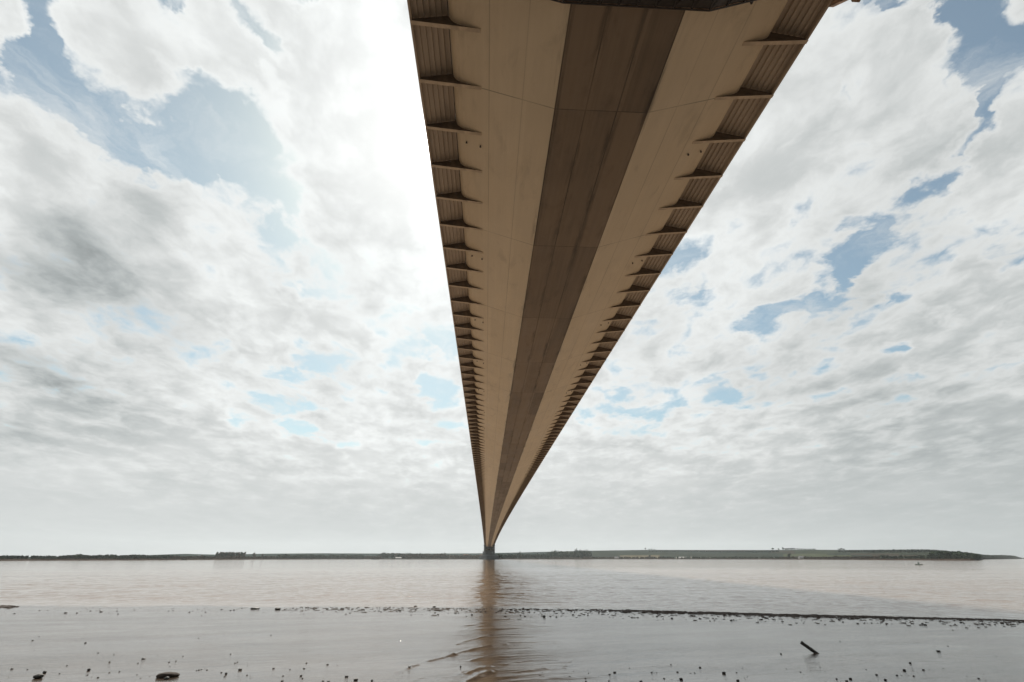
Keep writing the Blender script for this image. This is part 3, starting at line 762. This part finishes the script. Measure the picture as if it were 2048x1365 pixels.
mb.build('lattice_tower', M_grn, buoy)
MB().box(-L*.085,L*.085,-L*.03,L*.03,zt+ht*.35,zt+ht).build('daymark', M_grn, buoy)
MB().tube([(0,0,zt+ht),(0,0,zt+ht*1.18)], [L*.03,L*.02], 8).build('lantern', M_dark, buoy)
MB().box(L*.24,L*.40,-L*.12,L*.12,L*.06,L*.125).build('stern_block', M_red, buoy)
MB().tube([(-L*.32,0,zt),(-L*.32,0,zt+ht*.4)], [L*.02,L*.006], 6).build('bow_post', M_grn, buoy)

# ------------------------------------------------------------------ stones, driftwood, wrack
M_stone = simple('wet_stone', (.030,.027,.023), .65, .4, 18); M_weed = simple('wrack_weed', (.035,.024,.018), .95, .5, 12); M_log = simple('waterlogged_wood', (.022,.018,.014), .45, .4, 14, bump=.01, coords_scale=(1,1,5))
def stone_mesh(seed, sx_=1, sy_=1, sz_=.6, sub=2, amp=.22):
    bm = bmesh.new(); bmesh.ops.create_icosphere(bm, subdivisions=sub, radius=1.0); r_ = random.Random(seed)
    ph = [(Vector((r_.gauss(0,1), r_.gauss(0,1), r_.gauss(0,1)))*1.6, r_.random()*6) for _ in range(6)]
    for v in bm.verts:
        d_ = sum(math.sin(v.co.dot(a)+b_) for a, b_ in ph)/6
        v.co *= 1+amp*d_*2; v.co += Vector((r_.uniform(-.04,.04),)*3)
        v.co.x *= sx_; v.co.y *= sy_; v.co.z *= sz_
    me = bpy.data.meshes.new('stone'); bm.to_mesh(me); bm.free(); me.materials.append(M_stone)
    return me
stones = [stone_mesh(i, 1, .8, (.55,.7,.45,.8,.6,.5,.9,.4)[i]) for i in range(8)]
def zmud(X_, Y_): return float(mud_base(np.array(X_), np.array(Y_)))
def stone(x, y, wpx, hpx=None, label=None, group=None, cat='stone', name='stone', me=None, sink=.25):
    p = on_mud(x, y); dist = (p-Vector((0,0,CAM_H))).length
    depth = dist*_fw.dot(look(x, y)); sz = wpx/2*depth/F
    me = me or R.choice(stones)
    o = bpy.data.objects.new(name, me); COL.objects.link(o)
    h = (hpx or wpx*.6)/2*depth/F
    sz *= .85; h *= .62; hz_ = max(v.co.z for v in me.vertices); o.scale = (sz, sz*.9, h/hz_); o.location = (p.x, p.y, p.z+h*(1-sink)*.9); o.rotation_euler = (0, 0, R.uniform(-.4,.4))
    tag(o, label or 'small dark stone lying on the wet mud', cat, group or 'small dark stones scattered on the wet mud')
    return o
# single stones named one by one
named = [(75,1357,18,14,'blurred dark upright stone in the bottom left corner'),(89,1347,11,9,'dark round stone just above the bottom left corner stone'),
 (177,1342,8,8,'dark stone with a point below it left of the mud mound'),(287,1319,10,5,'flat dark stone on bare mud above the mud mound'),
 (171,1287,5,4,'small lone stone far up the left mud'),(480,1341,9,6,'oval dark stone right of the mud mound'),(452,1349,6,6,'dark stone just left of the oval one'),
 (510,1219,19,7,'flat dark boulder lying at the water edge, left of the pair'),(555,1220,17,8,'humped dark boulder at the water edge, right of the pair'),
 (602,1353,6,5,'small dark stone near the bottom edge left of centre'),(693,1355,8,6,'heart shaped dark stone near the bottom edge'),
 (711,1362,11,8,'brownish stone cut by the bottom edge left of centre'),(744,1363,6,6,'dark stone at the bottom edge between two others'),
 (819,1335,6,4,'dark stone at the left end of the mud ridge'),(921,1335,4,5,'small stone above the brown streak of the bridge reflection'),
 (1088,1235,8,7,'dark round stone standing clear below the tide line right of the reflection'),(1229,1346,7,4,'flat dark stone on the mud right of centre'),
 (1362,1360,9,6,'flat stone near the bottom edge right of centre'),(1448,1348,8,7,'dark round stone on the bottom mud left of the post'),(1476,1363,7,6,'dark stone cut by the bottom edge left of the post'),
 (1809,1342,9,6,'dark stone with a flat cap right of the leaning post'),(1877,1304,10,5,'lone flat stone far right on bare mud'),(1771,1361,8,5,'flat dark stone near the bottom edge at the right'),
 (1794,1352,7,4,'flat dark stone just left of the capped stone'),(1701,1359,8,5,'dark stone below the leaning post'),(1753,1351,5,4,'small dark stone in the right foreground'),(1820,1327,5,4,'little stone above the capped stone')]
for x, y, a, b_, lab in named: stone(x, y, a, b_, lab, 'separate dark stones on the foreshore')
small = [(79,1222,4),(95,1222,3),(131,1227,7),(154,1227,5),(181,1223,4),(202,1225,7),(234,1223,4),(236,1229,5),(337,1223,4),(346,1222,3),(379,1225,4),(385,1223,3),(411,1225,4),(443,1220,4),(461,1222,5),(468,1221,5),(484,1217,4),
 (29,1228,4),(78,1274,3),(65,1282,5),(196,1307,4),(228,1309,3),(219,1325,5),(276,1327,4),(338,1325,4),(352,1323,4),(340,1333,3),(366,1313,3),(397,1277,3),(461,1309,4),(475,1325,4),(494,1351,4),(55,1340,4),(24,1339,7),(134,1332,4),(119,1348,4),
 (175,1351,4),(196,1356,5),(219,1346,4),(239,1344,4),(274,1350,3),(398,1341,5),(403,1340,4),(414,1341,5),(393,1342,4),(443,1346,5),(449,1354,4),(470,1327,4),(542,1271,3),(547,1338,6),(580,1340,4),(613,1327,5),(608,1338,5),(605,1358,5),(655,1330,6),(566,1353,5),
 (564,1363,6),(646,1363,6),(657,1364,6),(586,1217,4),(612,1216,4),(628,1219,6),(654,1219,6),(684,1219,9),(705,1219,5),(757,1223,5),(700,1227,5),(692,1229,4),(790,1214,5),(780,1215,4),(799,1222,7),(831,1214,8),(844,1213,6),(868,1215,8),(822,1231,3),(844,1230,3),(870,1226,4),(876,1230,5),(911,1227,6),(917,1227,4),(944,1231,7),(933,1233,3),
 (1041,1231,4),(1050,1234,5),(1062,1235,3),(1101,1234,5),(1113,1235,5),(1146,1231,6),(1226,1236,3),(1258,1233,3),(1314,1234,5),(1326,1239,4),(1344,1238,7),(1372,1240,3),(1400,1239,6),(1420,1243,4),(1463,1242,7),(1177,1347,3),(1171,1357,4),(1219,1350,5),(1259,1337,3),(1303,1346,5),(1313,1346,3),(1342,1330,4),(1355,1345,5),(1389,1346,3),(1400,1336,6),(1328,1358,5),(1473,1346,4),(1218,1363,5),(1172,1364,5),(1282,1364,7),(1390,1348,3),
 (1603,1241,3),(1607,1247,3),(1636,1239,4),(1664,1241,4),(1686,1245,5),(1715,1248,5),(1743,1247,4),(1767,1241,7),(1773,1250,4),(1812,1239,9),(1850,1251,7),(1845,1248,5),(1922,1246,6),(1928,1248,4),(1965,1249,7),(2006,1248,6),(1562,1309,6),(1680,1283,3),(1640,1335,3),(1601,1345,4),(1673,1359,6),(1693,1363,6),(1732,1340,3),(1847,1341,7),(1827,1353,5),(1957,1358,5),(1880,1305,4),(1896,1293,3)]
for x, y, a in small: stone(x, y, a)
# mud mound with a stone below it
mm = stone_mesh(33, 1, .6, .34, 3, .16)
o = stone(333, 1355, 50, 19, 'long low dark mound of mud shaped like a cap, in the left foreground', 'foreshore mounds', 'mound', 'mud_mound', mm, .5); o.data.materials.clear(); o.data.materials.append(M_weed); del o['group']
o = stone(333, 1359, 12, 9, 'brown lump of mud just below the low mound', None, 'stone'); del o['group']
# leaning post
a = on_mud(1633, 1307); dist = (a-Vector((0,0,CAM_H))).length; pxm = dist*_fw.dot(look(1633,1307))/F
top = a + _rt*(-20*pxm) + Vector((0,0,17*pxm)) + Vector((0,.12,0))
post = tag(empty('leaning_post', tuple(a)), 'short dark wooden post leaning left out of the wet mud', 'post')
tv = top-a; mb = MB(); L_ = 14; 
mb.tube([tv*(-.25)]+[tv*(i/L_)+Vector((R.uniform(-.004,.004),R.uniform(-.004,.004),0)) for i in range(L_+1)], [3.4*pxm]+[3.4*pxm*(1+R.uniform(-.1,.1)) for i in range(L_+1)], 12)
mb.build('timber', M_log, post)
MB().tube([tv*.9, tv*1.03], [3.8*pxm, 3.3*pxm], 12).build('frayed_end', M_log, post)
# tide wrack: countless scraps along the water's edge
Vv = []; Fv = []
ico = stone_mesh(77, 1, 1, .5, 1, .3); iv = np.array([v.co[:] for v in ico.vertices]); ifc = [tuple(p_.vertices) for p_ in ico.polygons]
def scrap(x, y, s, flat=.45):
    p = on_mud(x, y); q = len(Vv)
    r_ = rng.uniform(.6, 1.4, 3)
    th = rng.uniform(0, 3.14); c, s_ = math.cos(th), math.sin(th)
    pts = iv*np.array([s*r_[0]*rng.uniform(1,2.2), s*r_[1], s*flat*r_[2]])+rng.normal(0, s*.08, iv.shape)
    xx = pts[:,0]*c-pts[:,1]*s_*.6; yy = pts[:,0]*s_*.6+pts[:,1]*c
    for k2 in range(len(pts)): Vv.append((p.x+xx[k2], p.y+yy[k2], p.z+pts[k2,2]+s*.08))
    Fv.extend(tuple(q+t_ for t_ in f_) for f_ in ifc)
ex = np.array([p_[0] for p_ in wl_px]); ey = np.array([p_[1] for p_ in wl_px])
def ln(x): return float(np.interp(x, ex, ey))
for _ in range(3800):                                  # the thick dark band on the right
    x = rng.uniform(1040, 2200); dens = np.interp(x, [1040,1220,1320,1700,1800,2200], [.08,.22,.9,.9,.7,.7])
    if rng.random() > dens: continue
    band = np.interp(x, [1040,1300,1550,1750,1850,2200], [7,5,5,5,2.4,2.6])
    scrap(x, ln(x)+1.2+abs(rng.normal(0, .45))*band, rng.uniform(.03,.13), .3)
for _ in range(700):                                   # looser litter below it
    x = rng.uniform(1000, 2150); scrap(x, ln(x)+2+abs(rng.normal(0, 1))*7, rng.uniform(.015,.075))
for _ in range(420):
    x = rng.uniform(560, 1060); scrap(x, ln(x)+1.5+abs(rng.normal(0, 1))*5, rng.uniform(.015,.07)*(1 if rng.random() < .8 else 1.6))
for _ in range(140):
    x = rng.uniform(100, 620); scrap(x, ln(x)+2+abs(rng.normal(0, 1))*6, rng.uniform(.01,.035))
for _ in range(160):
    scrap(min(rng.normal(2, 14), 32), 1212+abs(rng.normal(0,2.2)), rng.uniform(.03,.10), .7)
for _ in range(60):
    scrap(rng.uniform(862, 895), 1219+rng.normal(0,1.2), rng.uniform(.02,.05))
for _ in range(260):                                   # flecks across the near mud
    scrap(rng.uniform(-100, 2150), 1365-abs(rng.normal(0, 1))*45, rng.uniform(.004,.012))
me = bpy.data.meshes.new('tide_wrack'); me.from_pydata(Vv, [], Fv); me.update()
tag(link('tide_wrack', me, M_weed), 'dark band of seaweed, twigs and gravel scraps along the tide line', 'wrack', kind='stuff')

# ------------------------------------------------------------------ haze
HAZE = 5e-5
if HAZE:
    mb = MB(); mb.box(-3500, 3500, -1200, 6500, -3.0, 175.0)
    m = bpy.data.materials.new('thin_haze'); m.use_nodes = True; nt_ = m.node_tree; nt_.nodes.clear()
    oo = nt_.nodes.new('ShaderNodeOutputMaterial'); vv = nt_.nodes.new('ShaderNodeVolumePrincipled')
    vv.inputs['Color'].default_value = (.80,.90,.96,1); vv.inputs['Density'].default_value = HAZE; vv.inputs['Anisotropy'].default_value = .3
    nt_.links.new(vv.outputs[0], oo.inputs['Volume'])
    tag(mb.build('haze', m), kind='stuff')
    sc.cycles.volume_bounces = 1
# ------------------------------------------------------------------ render settings
sc.view_settings.view_transform = 'Standard'; sc.view_settings.look = 'None'; sc.view_settings.gamma = 1.0; sc.view_settings.exposure = 0.50
sc.cycles.max_bounces = 8; sc.cycles.diffuse_bounces = 4; sc.cycles.glossy_bounces = 3
sc.cycles.caustics_reflective = False; sc.cycles.caustics_refractive = False
sc.cycles.use_denoising = True; sc.cycles.sample_clamp_indirect = 4.0
